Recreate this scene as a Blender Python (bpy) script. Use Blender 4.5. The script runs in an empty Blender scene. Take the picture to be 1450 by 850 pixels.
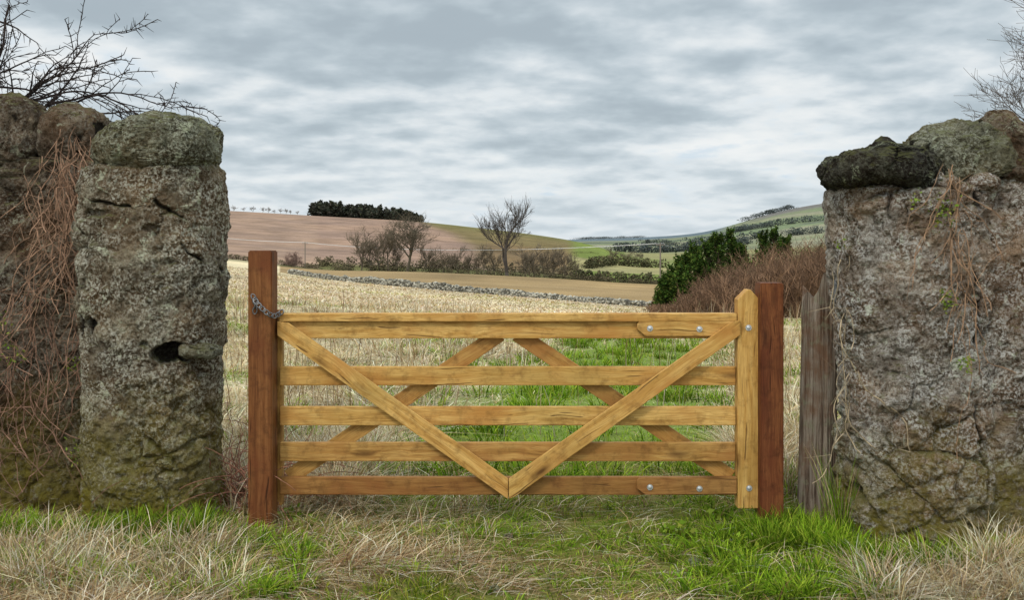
import bpy, bmesh, math, random
import numpy as np
from mathutils import Vector, Matrix
random.seed(5); rng=np.random.default_rng(7)
scene=bpy.context.scene
COL=bpy.context.collection
EYE=1.72; F=1450.0
def W(px,py,Y): return ((px-725)/F*Y, Y, EYE-(py-345)/F*Y)

# ---------------------------------------------------------------- noise
def _h(ix,iy,iz,s):
    h=(ix*73856093)^(iy*19349663)^(iz*83492791)^(s*2654435761)
    h=h&0xffffffff
    h=((h^(h>>13))*1274126177)&0xffffffff
    h=h^(h>>16)
    h=(h*2246822519)&0xffffffff
    h=h^(h>>15)
    return (h&0xffffff)/float(0xffffff)
def vnoise(p,s=0):
    i=np.floor(p).astype(np.int64); f=p-i; f=f*f*(3-2*f)
    r=0
    for a in (0,1):
        for b in (0,1):
            for c in (0,1):
                w=(f[:,0] if a else 1-f[:,0])*(f[:,1] if b else 1-f[:,1])*(f[:,2] if c else 1-f[:,2])
                r=r+w*_h(i[:,0]+a,i[:,1]+b,i[:,2]+c,s)
    return r*2-1
def fbm(p,o=3,s=0):
    r=0;a=1;t=0
    for k in range(o):
        r=r+a*vnoise(p*(2.03**k)+k*7.3,s+k); t+=a; a*=.5
    return r/t
def n2(x,y,sc,o=2,s=0):
    x=np.asarray(x,float); y=np.asarray(y,float)
    return fbm(np.stack([x.ravel()*sc,y.ravel()*sc,np.zeros(x.size)+.37],1),o,s).reshape(x.shape)
def voro(p,s=0):
    i=np.floor(p).astype(np.int64); f1=np.full(len(p),9.);f2=f1.copy();idv=np.zeros(len(p))
    for a in (-1,0,1):
        for b in (-1,0,1):
            for c in (-1,0,1):
                x,y,z=i[:,0]+a,i[:,1]+b,i[:,2]+c
                q=np.stack([x+_h(x,y,z,s+11),y+_h(x,y,z,s+12),z+_h(x,y,z,s+13)],1)
                d=np.linalg.norm(q-p,axis=1); hid=_h(x,y,z,s+14)
                n=d<f1
                f2=np.where(n,f1,np.minimum(f2,d)); idv=np.where(n,hid,idv); f1=np.where(n,d,f1)
    return f1,f2,idv
def sst(a,b,x):
    t=np.clip((x-a)/(b-a),0,1); return t*t*(3-2*t)

# ---------------------------------------------------------------- materials
class NT:
    def __init__(s,m):
        s.t=m.node_tree if hasattr(m,'node_tree') else m; s.n=s.t.nodes; s.l=s.t.links
    def add(s,ty,ins={},**kw):
        n=s.n.new(ty)
        for k,v in kw.items(): setattr(n,k,v)
        for k,v in ins.items():
            i=n.inputs[k]
            if isinstance(v,bpy.types.NodeSocket): s.l.new(v,i)
            else: i.default_value=v
        return n
    def noise(s,vec,scale,detail=4,rough=.55,dist=0):
        return s.add('ShaderNodeTexNoise',{'Vector':vec,'Scale':scale,'Detail':detail,'Roughness':rough,'Distortion':dist}).outputs['Fac']
    def ramp(s,fac,stops,interp='LINEAR'):
        r=s.add('ShaderNodeValToRGB',{'Fac':fac}); e=r.color_ramp.elements; r.color_ramp.interpolation=interp
        while len(e)<len(stops): e.new(.5)
        for k,(p,c) in enumerate(stops):
            e[k].position=p
            if not isinstance(c,(tuple,list)): c=(c,c,c)
            e[k].color=(*c[:3],1)
        return r.outputs['Color']
    def mix(s,fac,a,b,mode='MIX'):
        n=s.add('ShaderNodeMix',data_type='RGBA',blend_type=mode)
        for idx,v in ((0,fac),(6,a),(7,b)):
            i=n.inputs[idx]
            if isinstance(v,bpy.types.NodeSocket): s.l.new(v,i)
            elif idx==0: i.default_value=v
            else: i.default_value=(*v[:3],1)
        return n.outputs[2]
    def math(s,op,a,b=0.,c=None,clamp=False):
        n=s.add('ShaderNodeMath',operation=op,use_clamp=clamp)
        for k,v in enumerate([a,b]+([c] if c is not None else [])):
            if isinstance(v,bpy.types.NodeSocket): s.l.new(v,n.inputs[k])
            else: n.inputs[k].default_value=v
        return n.outputs[0]
    def maprange(s,v,a,b,c,d):
        return s.add('ShaderNodeMapRange',{'Value':v,'From Min':a,'From Max':b,'To Min':c,'To Max':d}).outputs[0]
    def mapping(s,vec,scale=(1,1,1),loc=(0,0,0)):
        return s.add('ShaderNodeMapping',{'Vector':vec,'Scale':scale,'Location':loc}).outputs[0]
def newmat(name):
    m=bpy.data.materials.new(name); m.use_nodes=True
    t=NT(m); t.n.clear()
    out=t.add('ShaderNodeOutputMaterial'); bs=t.add('ShaderNodeBsdfPrincipled')
    bs.inputs['Roughness'].default_value=.9
    bs.inputs['Specular IOR Level'].default_value=.06
    t.l.new(bs.outputs[0],out.inputs[0])
    return m,t,bs,out
def bump(t,bs,h,strength,dist):
    b=t.add('ShaderNodeBump',{'Height':h,'Strength':strength,'Distance':dist}); t.l.new(b.outputs[0],bs.inputs['Normal'])

def mat_attr(name,transl=.0,rough=.9):
    m,t,bs,out=newmat(name)
    a=t.add('ShaderNodeAttribute',attribute_name='Col')
    t.l.new(a.outputs['Color'],bs.inputs['Base Color']); bs.inputs['Roughness'].default_value=rough
    if transl>0:
        tr=t.add('ShaderNodeBsdfTranslucent',{'Color':a.outputs['Color']})
        mx=t.add('ShaderNodeMixShader',{0:transl,1:bs.outputs[0],2:tr.outputs[0]})
        t.l.new(mx.outputs[0],out.inputs[0])
    return m
M_GRASS=mat_attr('grass_blades',.2)
M_LEAF=mat_attr('foliage',.15)
M_TWIG=mat_attr('bark_and_twigs',0)

def mat_wood(name,light,mid,dark,red,knot=1.0):
    m,t,bs,out=newmat(name)
    tc=t.add('ShaderNodeTexCoord').outputs['Object']; oi=t.add('ShaderNodeObjectInfo').outputs['Random']
    off=t.math('MULTIPLY',oi,37.)
    cv=t.add('ShaderNodeCombineXYZ',{0:off,1:off,2:off}).outputs[0]
    v=t.add('ShaderNodeVectorMath',{0:tc,1:cv},operation='ADD').outputs[0]
    warp=t.add('ShaderNodeTexNoise',{'Vector':t.mapping(v,(2.2,6,6)),'Scale':1.,'Detail':2}).outputs['Color']
    wv=t.add('ShaderNodeVectorMath',{0:warp,1:(.0,.07,.07)},operation='MULTIPLY').outputs[0]
    v2=t.add('ShaderNodeVectorMath',{0:v,1:wv},operation='ADD').outputs[0]
    vo=t.add('ShaderNodeTexVoronoi',{'Vector':t.mapping(v,(2.6,8,8)),'Scale':1.,'Randomness':1.})
    kk=t.math('GREATER_THAN',t.add('ShaderNodeSeparateColor',{0:vo.outputs['Color']}).outputs[0],.42)
    kd=t.ramp(vo.outputs['Distance'],[(.05,1),(.12,.55),(.24,0)])
    kf=t.math('MULTIPLY',t.math('MULTIPLY',kd,kk),.9*knot)
    flow=t.math('MULTIPLY',t.math('MULTIPLY',t.ramp(vo.outputs['Distance'],[(.0,1),(.5,0)]),kk),.9)
    fv=t.add('ShaderNodeCombineXYZ',{0:0.,1:flow,2:flow}).outputs[0]
    v3=t.add('ShaderNodeVectorMath',{0:t.mapping(v2,(1.3,34,34)),1:fv},operation='ADD').outputs[0]
    grain=t.noise(v3,1.,5,.65)
    fine=t.noise(t.mapping(v2,(6,170,170)),1.,3,.6)
    c=t.ramp(grain,[(.28,dark),(.42,mid),(.58,light),(.8,mid)])
    c=t.mix(t.ramp(fine,[(.35,.5),(.6,0)]),c,dark)
    c=t.mix(t.maprange(oi,0,1,0,.4),c,(mid[0]*.75,mid[1]*.70,mid[2]*.6))
    big=t.noise(v,2.3,3,.6)
    c=t.mix(t.ramp(big,[(.48,0),(.66,.8)]),c,red)
    g=t.noise(v,1.3,3,.5)
    c=t.mix(t.ramp(g,[(.50,0),(.7,.45)]),c,(mid[0]*.55,mid[1]*.68,mid[2]*.7))
    c=t.mix(kf,c,(dark[0]*.35,dark[1]*.3,dark[2]*.35))
    ck=t.noise(t.mapping(v2,(1.1,70,70),(3,3,3)),1.,1,.4)
    ckm=t.ramp(ck,[(.25,1),(.31,0)])
    c=t.mix(t.math('MULTIPLY',ckm,.75),c,(dark[0]*.25,dark[1]*.22,dark[2]*.25))
    dirt=t.noise(v,14,5,.7)
    c=t.mix(t.ramp(dirt,[(.50,0),(.70,.55)]),c,(dark[0]*.6,dark[1]*.6,dark[2]*.6))
    t.l.new(c,bs.inputs['Base Color'])
    bs.inputs['Roughness'].default_value=.6; bs.inputs['Specular IOR Level'].default_value=.15
    h=t.math('SUBTRACT',t.math('ADD',grain,t.math('MULTIPLY',fine,.5)),ckm)
    bump(t,bs,h,.5,.004)
    return m
M_WOOD=mat_wood('treated_softwood',(.72,.46,.155),(.55,.31,.082),(.23,.11,.027),(.42,.19,.045))
M_WOODM=mat_wood('treated_softwood_mid',(.54,.32,.10),(.41,.215,.056),(.17,.078,.02),(.30,.125,.034))
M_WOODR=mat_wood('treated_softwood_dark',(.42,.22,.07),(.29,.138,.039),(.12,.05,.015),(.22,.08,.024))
M_POST=mat_wood('stained_post_wood',(.29,.125,.042),(.18,.068,.021),(.07,.024,.009),(.135,.04,.014),.8)
M_POSTR=mat_wood('stained_post_wood_red',(.21,.074,.025),(.135,.042,.015),(.055,.017,.007),(.11,.028,.011),.8)

def mat_stone(name,c1,c2,c3,lich,lamt=.5,mossz=.7,mossamt=1.,upmoss=.6,k=1.):
    sc=lambda c:(c[0]*k,c[1]*k,c[2]*k)
    c1,c2,c3,lich=sc(c1),sc(c2),sc(c3),sc(lich)
    m,t,bs,out=newmat(name)
    p=t.add('ShaderNodeNewGeometry').outputs['Position']
    big=t.noise(p,2.6,6,.65); med=t.noise(p,10,6,.7,.3); fine=t.noise(p,52,6,.78); vf=t.noise(p,150,3,.7)
    c=t.ramp(big,[(.34,c1),(.5,c2),(.64,c3)])
    c=t.mix(t.ramp(med,[(.36,.85),(.5,.0)]),c,(c1[0]*.40,c1[1]*.36,c1[2]*.30))
    c=t.mix(t.ramp(med,[(.52,0),(.68,.75)]),c,(c3[0]*1.4,c3[1]*1.4,c3[2]*1.35))
    wa=t.ramp(t.noise(p,1.7,5,.65),[(.46,0),(.60,.7)])
    c=t.mix(wa,c,(c2[0]*.85,c2[1]*.63,c2[2]*.46))
    # mortar courses show as paler grey patches between warmer stones
    vo=t.add('ShaderNodeTexVoronoi',{'Vector':t.mapping(p,(4.2,4.2,7.0)),'Scale':1.,'Randomness':1.},feature='SMOOTH_F1').outputs['Color']
    sv=t.add('ShaderNodeSeparateColor',{0:vo}).outputs[0]
    c=t.mix(1.,c,t.ramp(sv,[(.15,(.68,.66,.64)),(.5,(1,1,1)),(.85,(1.22,1.2,1.15))]),'MULTIPLY')
    lm=t.math('MULTIPLY',t.ramp(fine,[(.50,0),(.55,1)]),t.ramp(t.noise(p,4.1,6,.7),[(.40,.12),(.56,1)]))
    c=t.mix(t.math('MULTIPLY',lm,lamt),c,lich)
    bl=t.ramp(t.noise(p,7.5,6,.78,.5),[(.585,0),(.62,1)])
    c=t.mix(t.math('MULTIPLY',bl,.7),c,(lich[0]*.95,lich[1],lich[2]*.88))
    pit=t.ramp(fine,[(.37,1),(.45,0)])
    c=t.mix(t.math('MULTIPLY',pit,.88),c,(.022,.016,.011))
    pit2=t.ramp(vf,[(.37,1),(.45,0)])
    c=t.mix(t.math('MULTIPLY',pit2,.4),c,(.04,.03,.02))
    cr=t.add('ShaderNodeAttribute',attribute_name='crack').outputs['Fac']
    c=t.mix(t.ramp(cr,[(.15,0),(.75,.92)]),c,(.012,.009,.007))
    z=t.add('ShaderNodeSeparateXYZ',{0:p}).outputs[2]
    mz=t.maprange(t.math('ADD',z,t.math('MULTIPLY',t.noise(p,3.3,4,.6),-1.0)),mossz-.55,-.45,0,1)
    mo=t.math('MULTIPLY',mz,t.ramp(t.noise(p,17,5,.7),[(.30,0),(.50,1)]))
    c=t.mix(t.math('MULTIPLY',mo,mossamt,clamp=True),c,(.19,.155,.024))
    nz=t.add('ShaderNodeSeparateXYZ',{0:t.add('ShaderNodeNewGeometry').outputs['Normal']}).outputs[2]
    up=t.math('MULTIPLY',t.ramp(nz,[(.35,0),(.85,1)]),t.ramp(t.noise(p,12,5,.65),[(.42,0),(.58,upmoss)]))
    c=t.mix(up,c,(.14,.145,.045))
    t.l.new(c,bs.inputs['Base Color']); bs.inputs['Roughness'].default_value=.95; bs.inputs['Specular IOR Level'].default_value=.06
    h=t.math('ADD',t.math('ADD',t.math('MULTIPLY',med,.9),t.math('MULTIPLY',fine,.9)),t.math('MULTIPLY',vf,.35))
    bump(t,bs,h,1.,.035)
    return m
M_STL=mat_stone('weathered_rubble_brown',(.15,.115,.078),(.26,.215,.15),(.35,.315,.235),(.84,.82,.68),.75,1.0,1.,k=.84)
M_STLW=mat_stone('weathered_rubble_dark',(.11,.075,.05),(.19,.14,.10),(.26,.21,.155),(.52,.49,.40),.45,.9,.9,k=.8)
M_STR=mat_stone('weathered_rubble_grey',(.23,.175,.13),(.37,.30,.235),(.46,.42,.37),(.90,.88,.82),.75,.8,1.,k=.86)
M_CAPL=mat_stone('mossy_capstone',(.12,.11,.07),(.20,.19,.13),(.27,.27,.20),(.62,.64,.50),.6,.0,0.,.7,k=.9)
M_RKD=mat_stone('dark_coping_rock',(.02,.018,.016),(.04,.037,.034),(.10,.098,.07),(.34,.35,.27),.2,.0,0.,.5)
M_RKG=mat_stone('lichened_coping_rock',(.14,.13,.08),(.23,.225,.15),(.31,.31,.23),(.60,.61,.49),.5,.0,0.,k=.85)
M_RKB=mat_stone('brown_coping_rock',(.11,.07,.045),(.20,.135,.09),(.27,.21,.15),(.52,.50,.40),.35,.0,0.,k=.85)
M_DYKE=mat_attr('dyke_stone',0)

def mat_metal():
    m,t,bs,out=newmat('galvanised_steel')
    p=t.add('ShaderNodeTexCoord').outputs['Object']
    c=t.ramp(t.noise(p,60,4),[(.3,(.35,.36,.37)),(.7,(.7,.72,.73))]); t.l.new(c,bs.inputs['Base Color'])
    bs.inputs['Metallic'].default_value=.7; bs.inputs['Roughness'].default_value=.4
    return m
M_METAL=mat_metal()
def mat_iron():
    m,t,bs,out=newmat('dull_iron')
    p=t.add('ShaderNodeTexCoord').outputs['Object']
    c=t.ramp(t.noise(p,40,4),[(.3,(.08,.08,.08)),(.7,(.28,.28,.28))]); t.l.new(c,bs.inputs['Base Color'])
    bs.inputs['Metallic'].default_value=.85; bs.inputs['Roughness'].default_value=.35
    return m
M_IRON=mat_iron()
def mat_oldwood():
    m,t,bs,out=newmat('weathered_grey_wood')
    p=t.add('ShaderNodeTexCoord').outputs['Object']
    g=t.noise(t.mapping(p,(44,44,2.2)),1.,6,.7,.4)
    c=t.ramp(g,[(.32,(.035,.025,.018)),(.43,(.14,.10,.075)),(.54,(.28,.23,.18)),(.72,(.42,.37,.31))])
    c=t.mix(t.ramp(t.noise(p,5,5,.6),[(.48,0),(.62,.7)]),c,(.17,.085,.045))
    c=t.mix(t.ramp(t.noise(p,16,5,.7),[(.55,0),(.65,.5)]),c,(.24,.25,.16))
    t.l.new(c,bs.inputs['Base Color']); bump(t,bs,g,1.,.03)
    return m
M_OLD=mat_oldwood()

def mat_ground():
    m,t,bs,out=newmat('ground_cover')
    p=t.add('ShaderNodeNewGeometry').outputs['Position']
    a=t.add('ShaderNodeAttribute',attribute_name='Col').outputs['Color']
    dirt=t.add('ShaderNodeAttribute',attribute_name='furrow').outputs['Fac']
    n1=t.noise(p,7,6,.7); n3=t.noise(p,.06,5,.6); n4=t.noise(p,60,4,.7); n5=t.noise(p,.014,6,.65)
    c=t.mix(1.,a,t.ramp(n1,[(.3,.6),(.5,1.),(.7,1.3)]),'MULTIPLY')
    c=t.mix(1.,c,t.ramp(n4,[(.3,.7),(.6,1.15)]),'MULTIPLY')
    c=t.mix(1.,c,t.ramp(n3,[(.3,.72),(.7,1.22)]),'MULTIPLY')
    c=t.mix(1.,c,t.ramp(n5,[(.35,(.82,.84,.88)),(.65,(1.12,1.1,1.04))]),'MULTIPLY')
    rot=t.add('ShaderNodeMapping',{'Vector':p,'Rotation':(0,0,math.radians(62))}).outputs[0]
    wv=t.add('ShaderNodeTexWave',{'Vector':rot,'Scale':.16,'Distortion':1.2,'Detail':2,'Detail Scale':.5},wave_type='BANDS').outputs['Fac']
    c2=t.mix(1.,c,t.ramp(wv,[(0,.72),(.25,1.),(1,1.06)]),'MULTIPLY')
    c=t.mix(dirt,c,c2)
    t.l.new(c,bs.inputs['Base Color']); bs.inputs['Specular IOR Level'].default_value=.02; bs.inputs['Roughness'].default_value=1
    bump(t,bs,t.math('ADD',n1,t.math('MULTIPLY',n4,.4)),.6,.04)
    return m
M_GROUND=mat_ground()

# ---------------------------------------------------------------- object helpers
def link(o): COL.objects.link(o); return o
def meta(o,label,cat=None,group=None,kind=None):
    o['label']=label
    if cat: o['category']=cat
    if group: o['group']=group
    if kind: o['kind']=kind
    return o
def empty(name,loc=(0,0,0)):
    e=bpy.data.objects.new(name,None); e.location=loc; e.empty_display_size=.2; return link(e)
def npmesh(name,V,loops,starts,mat,cols=None,smooth=False,attrs={}):
    me=bpy.data.meshes.new(name)
    V=np.asarray(V,np.float32); loops=np.asarray(loops,np.int32); starts=np.asarray(starts,np.int32)
    me.vertices.add(len(V)); me.vertices.foreach_set('co',V.ravel())
    me.loops.add(len(loops)); me.loops.foreach_set('vertex_index',loops)
    me.polygons.add(len(starts)); me.polygons.foreach_set('loop_start',starts)
    me.update(calc_edges=True)
    if cols is not None:
        c=np.ones((len(V),4),np.float32); c[:,:3]=cols
        at=me.color_attributes.new('Col','FLOAT_COLOR','POINT'); at.data.foreach_set('color',c.ravel())
    for k,v in attrs.items():
        at=me.attributes.new(k,'FLOAT','POINT'); at.data.foreach_set('value',np.asarray(v,np.float32))
    me.polygons.foreach_set('use_smooth',np.full(len(starts),bool(smooth)))
    me.materials.append(mat)
    return me
def obj(name,me,loc=(0,0,0)):
    o=bpy.data.objects.new(name,me); o.location=loc; return link(o)
def gridfaces(nr,nc,wrap=False):
    r=np.arange(nr-1)[:,None]; c=np.arange(nc if wrap else nc-1)[None,:]
    c2=(c+1)%nc
    q=np.stack([r*nc+c,r*nc+c2,(r+1)*nc+c2,(r+1)*nc+c],-1).reshape(-1,4)
    return q.ravel(), np.arange(len(q))*4

# ---------------------------------------------------------------- terrain
CPX=np.array([0,310,450,600,750,830,900,1000,1100,1170,1450.])
RZ=[(12,'z',[0]*11),
(30,'z',[.1,.05,-.15,-.35,-.55,-.6,-.65,-.65,-.6,-.6,-.4]),
(75,'p',[386,388,401,412,424,430,435,438,438,438,430]),
(130,'p',[372,374,394,405,413,417,420,424,426,426,420]),
(220,'p',[366,367,382,384,391,396,401,404,406,406,400]),
(300,'p',[365,366,386,390,398,402,404,407,408,408,402]),
(380,'p',[362,363,379,383,390,396,398,400,401,401,396]),
(550,'p',[335,340,352,358,372,379,384,387,388,388,380]),
(900,'p',[290,296,304,312,329,342,368,370,368,364,350]),
(1300,'p',[300,310,322,332,350,352,360,357,353,350,340]),
(2200,'p',[330,335,340,345,350,348,349,341,324,312,290]),
(3500,'p',[345,345,345,345,342,338,337,330,298,285,262]),
(6500,'p',[344,344,344,344,344,342,341,338,325,320,310])]
LY=np.log(np.array([r[0] for r in RZ]))
TZ=np.array([[v if r[1]=='z' else EYE-(v-345)/F*r[0] for v in r[2]] for r in RZ])
GY=np.linspace(math.log(8),math.log(6500),420); GP=np.linspace(-100,1550,160)
_t=np.array([np.interp(GP,CPX,TZ[k]) for k in range(len(RZ))])
TAB=np.array([np.interp(GY,LY,_t[:,j]) for j in range(len(GP))]).T
def blur(A,ax,k):
    ker=np.hanning(2*k+3)[1:-1]; ker/=ker.sum()
    P=np.pad(A,[(k,k) if a==ax else (0,0) for a in (0,1)],mode='edge')
    return np.apply_along_axis(lambda v:np.convolve(v,ker,'valid'),ax,P)
TAB=blur(blur(TAB,0,6),1,6)
def Hh(x,y):
    x=np.asarray(x,float); y=np.asarray(y,float)
    yy=np.maximum(y,8.01); px=725+F*x/yy
    gi=np.clip((np.log(yy)-GY[0])/(GY[1]-GY[0]),0,len(GY)-1.001); gj=np.clip((px-GP[0])/(GP[1]-GP[0]),0,len(GP)-1.001)
    i=gi.astype(int); j=gj.astype(int); a=gi-i; b=gj-j
    z=(TAB[i,j]*(1-a)*(1-b)+TAB[i+1,j]*a*(1-b)+TAB[i,j+1]*(1-a)*b+TAB[i+1,j+1]*a*b)
    amp=.03*np.clip(1.5-y/60,.3,1)
    z=z+amp*n2(x,y,1.1,3,3)
    return z
def Hs(x,y): return float(Hh(np.array([x]),np.array([y]))[0])

def dyke_y(x): return 130-55*(x+28)/38.9
def path_mask(x,y):
    c=.35+(y-7)*.14; w=1.55
    d=np.abs(x-c)+1.1*n2(x,y,.7,4,21)
    return 1-sst(w-.7,w+.5,d)
def green_mask(x,y):
    g=path_mask(x,y)*(1-sst(18,38,y))
    fg=sst(-1.6,-.1,x+.7*n2(x,y,1.6,3,5))*(1-sst(2.2,2.8,x))*(1-sst(7.2,9,y))
    fg=np.maximum(fg,.45*(1-sst(7.5,8.5,y)))
    return np.clip(np.maximum(g,fg),0,1)
def L(*c): return np.array(c,float)
def ground_col(x,y):
    px=725+F*x/np.maximum(y,1)
    C=np.zeros(x.shape+(3,))
    pale=L(.66,.55,.35); green=L(.14,.22,.028); dirt=L(.22,.155,.08)
    g=green_mask(x,y)[...,None]
    near=dirt*(1-g)+L(.14,.165,.028)*g
    pt=sst(-.1,.4,n2(x,y,1.3,3,48))[...,None]
    near=near*(1-pt*.7)+L(.24,.165,.09)*pt*.7
    fld=pale*(1-g*.9)+green*g*.9
    f=sst(7,10,y)[...,None]
    C=near*(1-f)+fld*f
    v=n2(x,y,.08,3,8)[...,None]
    C=np.where((y>30)[...,None],C*(1+.25*v),C)
    fur=np.zeros(x.shape)
    def put(mask,c,fv=0):
        nonlocal C,fur
        k=np.clip(mask,0,1)[...,None]; C=C*(1-k)+L(*c)*k; fur=fur*(1-k[...,0])+fv*k[...,0]
    wob=n2(x,y,.02,2,4)
    beyond=sst(-1,1,y-dyke_y(x))
    put(beyond*(px>395),(.32,.225,.115),1)
    put(beyond*(px>955),(.15,.135,.07),0)
    put(sst(214,222,y+wob*8)*(px>395),(.13,.125,.05),0)
    put(sst(214,222,y)*(px<=395),(.36,.31,.18),0)
    put(sst(330,370,y)*(px<=450),(.30,.205,.15),.6)
    put(sst(400,430,y+25*wob)*(px>450),(.29,.195,.145),.6)
    olive=sst(-22,22,px-(600+90*sst(900,500,y))+10*wob)*sst(400,430,y)
    put(olive,(.18,.14,.066),.5)
    put(olive*sst(740,900,y),(.165,.155,.06),.5)
    put(sst(680,720,px+ y*.03)*sst(420,440,y)*(1-sst(600,700,y+40*wob)),(.19,.13,.07),.5)
    r=sst(800,822,px)
    put(r*sst(330,345,y),(.17,.21,.055)); put(r*sst(480,500,y)*(1-sst(620,640,y)),(.30,.27,.13))
    put(sst(-1,1,px-885)*sst(640,660,y),(.20,.22,.08)); put(sst(880,890,px)*sst(900,940,y),(.25,.235,.11))
    far=sst(1250,1350,y)
    put(far,(.20,.215,.13))
    pat=n2(x,y,.0032,2,77)
    put(far*sst(.05,.12,pat),(.25,.245,.165)); put(far*sst(.08,.16,-pat),(.165,.20,.115)); put(far*sst(.36,.4,-pat),(.12,.13,.105))
    put(sst(2800,3100,y)*sst(1040,1090,px),(.165,.155,.14)); put(sst(2600,3000,y)*sst(1050,1000,px),(.12,.155,.175))  # bluish ridge tone: distance haze painted into the ground colour
    put(sst(3900,4200,y),(.15,.18,.21))  # farthest ground tinted bluish, aerial haze put into its colour
    return C,fur
us=np.unique(np.concatenate([np.linspace(-1.8,-.62,50),np.linspace(-.62,.62,520),np.linspace(.62,1.8,50)]))
ysn=np.concatenate([np.linspace(-8,4,40)[:-1],np.exp(np.linspace(math.log(4),math.log(385),430))])
ysf=np.exp(np.linspace(math.log(385),math.log(6500),230))
def terrain(name,ys,label):
    U,Yg=np.meshgrid(us,ys)
    X=U*np.maximum(Yg,12.)
    Z=Hh(X,Yg); C,fu=ground_col(X,Yg)
    lo,st=gridfaces(len(ys),len(us))
    me=npmesh(name,np.stack([X,Yg,Z],-1).reshape(-1,3),lo,st,M_GROUND,C.reshape(-1,3),True,{'furrow':fu.ravel()})
    o=obj(name,me); o['kind']='structure'; o['label']=label; return o
terrain('ground',ysn,'rough pasture with dry grass, green path and ploughed field')
terrain('hill',ysf,'ploughed and grassy rolling hills under an overcast sky')

# ---------------------------------------------------------------- blades
def blades(name,x,y,h,w,lean,az,col,label,droop=1.,zoff=0.):
    n=len(x); z=Hh(x,y)-.01+zoff
    t=np.array([0,.38,.75,1.]); wf=[1.,.85,.5]
    fa=rng.uniform(0,2*np.pi,n)
    sx,sy=np.cos(fa)*w/2,np.sin(fa)*w/2
    V=np.zeros((n,7,3)); Cc=np.zeros((n,7,3))
    for k in range(4):
        tt=t[k]; out=h*lean*tt**1.6; up=h*(tt-droop*.5*np.minimum(lean,1.1)*tt**2)*np.where(lean>1.2,.45,1)
        cx=x+np.cos(az)*out; cy=y+np.sin(az)*out; cz=z+up
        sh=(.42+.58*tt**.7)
        if k<3:
            V[:,2*k,0]=cx-sx*wf[k];V[:,2*k,1]=cy-sy*wf[k];V[:,2*k,2]=cz
            V[:,2*k+1,0]=cx+sx*wf[k];V[:,2*k+1,1]=cy+sy*wf[k];V[:,2*k+1,2]=cz
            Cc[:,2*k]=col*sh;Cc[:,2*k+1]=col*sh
        else:
            V[:,6,0]=cx;V[:,6,1]=cy;V[:,6,2]=cz;Cc[:,6]=col
    b=(np.arange(n)*7)[:,None]
    lo=(b+np.array([0,1,3,2,2,3,5,4,4,5,6])[None,:]).ravel()
    st=((np.arange(n)*11)[:,None]+np.array([0,4,8])[None,:]).ravel()
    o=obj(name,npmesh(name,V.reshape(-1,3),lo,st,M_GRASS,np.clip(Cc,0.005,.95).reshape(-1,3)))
    meta(o,label,'grass',kind='stuff'); return o
def scatter(n,y0,y1,s0,s1,pw=1.):
    y=y0*(y1/y0)**(rng.uniform(0,1,n)**pw)
    s=rng.uniform(s0,s1,n); return s*y,y
def pal(n,cols,jit=.14):
    cols=np.array(cols); c=cols[rng.integers(0,len(cols),n)]
    return c*(1+rng.normal(0,jit,(n,1)))*(1+rng.normal(0,.04,(n,3)))
GREEN=[(.15,.29,.014),(.25,.41,.022),(.33,.49,.035),(.09,.18,.012),(.38,.46,.05)]
STRAW=[(.82,.66,.38),(.93,.81,.55),(.66,.50,.27),(.94,.87,.66),(.46,.32,.16)]
BROWN=[(.38,.23,.11),(.27,.155,.07),(.56,.39,.20)]
# short green turf
x,y=scatter(330000,4.3,32,-.6,.6)
g=green_mask(x,y); bare=sst(-.1,.4,n2(x,y,1.3,3,48)); tread=np.maximum(np.exp(-((x+.5)/1.2)**2),.5)*(y<7.6)
keep=rng.uniform(0,1,len(x))<g*(.3+.7*sst(-.3,.2,n2(x,y,2.2,3,41)))*(1-.88*tread*bare)
x,y=x[keep],y[keep]; n=len(x)
tall=sst(.0,.5,n2(x,y,1.7,2,43))
h=rng.uniform(.015,.05,n)*(1+1.1*tall)
c=pal(n,GREEN); yel=sst(-.2,.3,n2(x,y,1.2,3,45))[:,None]*.55
c=c*(1-yel)+c*L(1.4,.95,1.1)*yel
c=c*(1+.7*n2(x,y,1.1,3,47))[:,None]
blades('green_grass',x,y,h,np.clip(.0045+y*.00035,.006,.013),rng.uniform(.1,1.3,n),rng.uniform(0,6.28,n),c,'short green turf of the path through the gate')
def tuft(cx,cy,n,r,h0,h1,cols,store,lean=.7,w=.006):
    a=rng.uniform(0,6.28,n); rr=r*np.sqrt(rng.uniform(0,1,n))
    store.append((cx+np.cos(a)*rr,cy+np.sin(a)*rr,rng.uniform(h0,h1,n),np.full(n,w),rng.uniform(.2,lean,n),a+rng.normal(0,.5,n),pal(n,cols)*rng.uniform(.6,1.15)))
def flush(store,name,label,droop=1.):
    A=[np.concatenate([s[k] for s in store]) for k in range(7)]
    blades(name,*A,label,droop)
def gp(px,py):
    Y=F*EYE/(py-345); return ((px-725)/F*Y,Y)
S=[]
for k in range(95):
    px=rng.uniform(940,1250); py=rng.uniform(745,850); cx,cy=gp(px,py); tuft(cx,cy,70,.09,.05,.16,GREEN,S,1.1,.0085)
for k in range(75):
    px=rng.uniform(0,430); py=rng.uniform(752,850); cx,cy=gp(px,py); tuft(cx,cy,70,.08,.05,.16,GREEN,S,1.1,.008)
for k in range(34):
    cx=rng.uniform(1.78,3.2); cy=5.48+rng.uniform(-.12,.10); tuft(cx,cy,70,.07,.07,.22,GREEN,S,.8,.007)
for k in range(24):
    cx=rng.uniform(1.40,1.90); cy=rng.uniform(5.6,6.15); tuft(cx,cy,80,.09,.08,.24,GREEN,S,.8,.007)
for k in range(44):
    cx=rng.uniform(-3.4,-1.75); cy=6.04+rng.uniform(-.14,.07); tuft(cx,cy,70,.08,.07,.24,GREEN,S,.8,.007)
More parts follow.
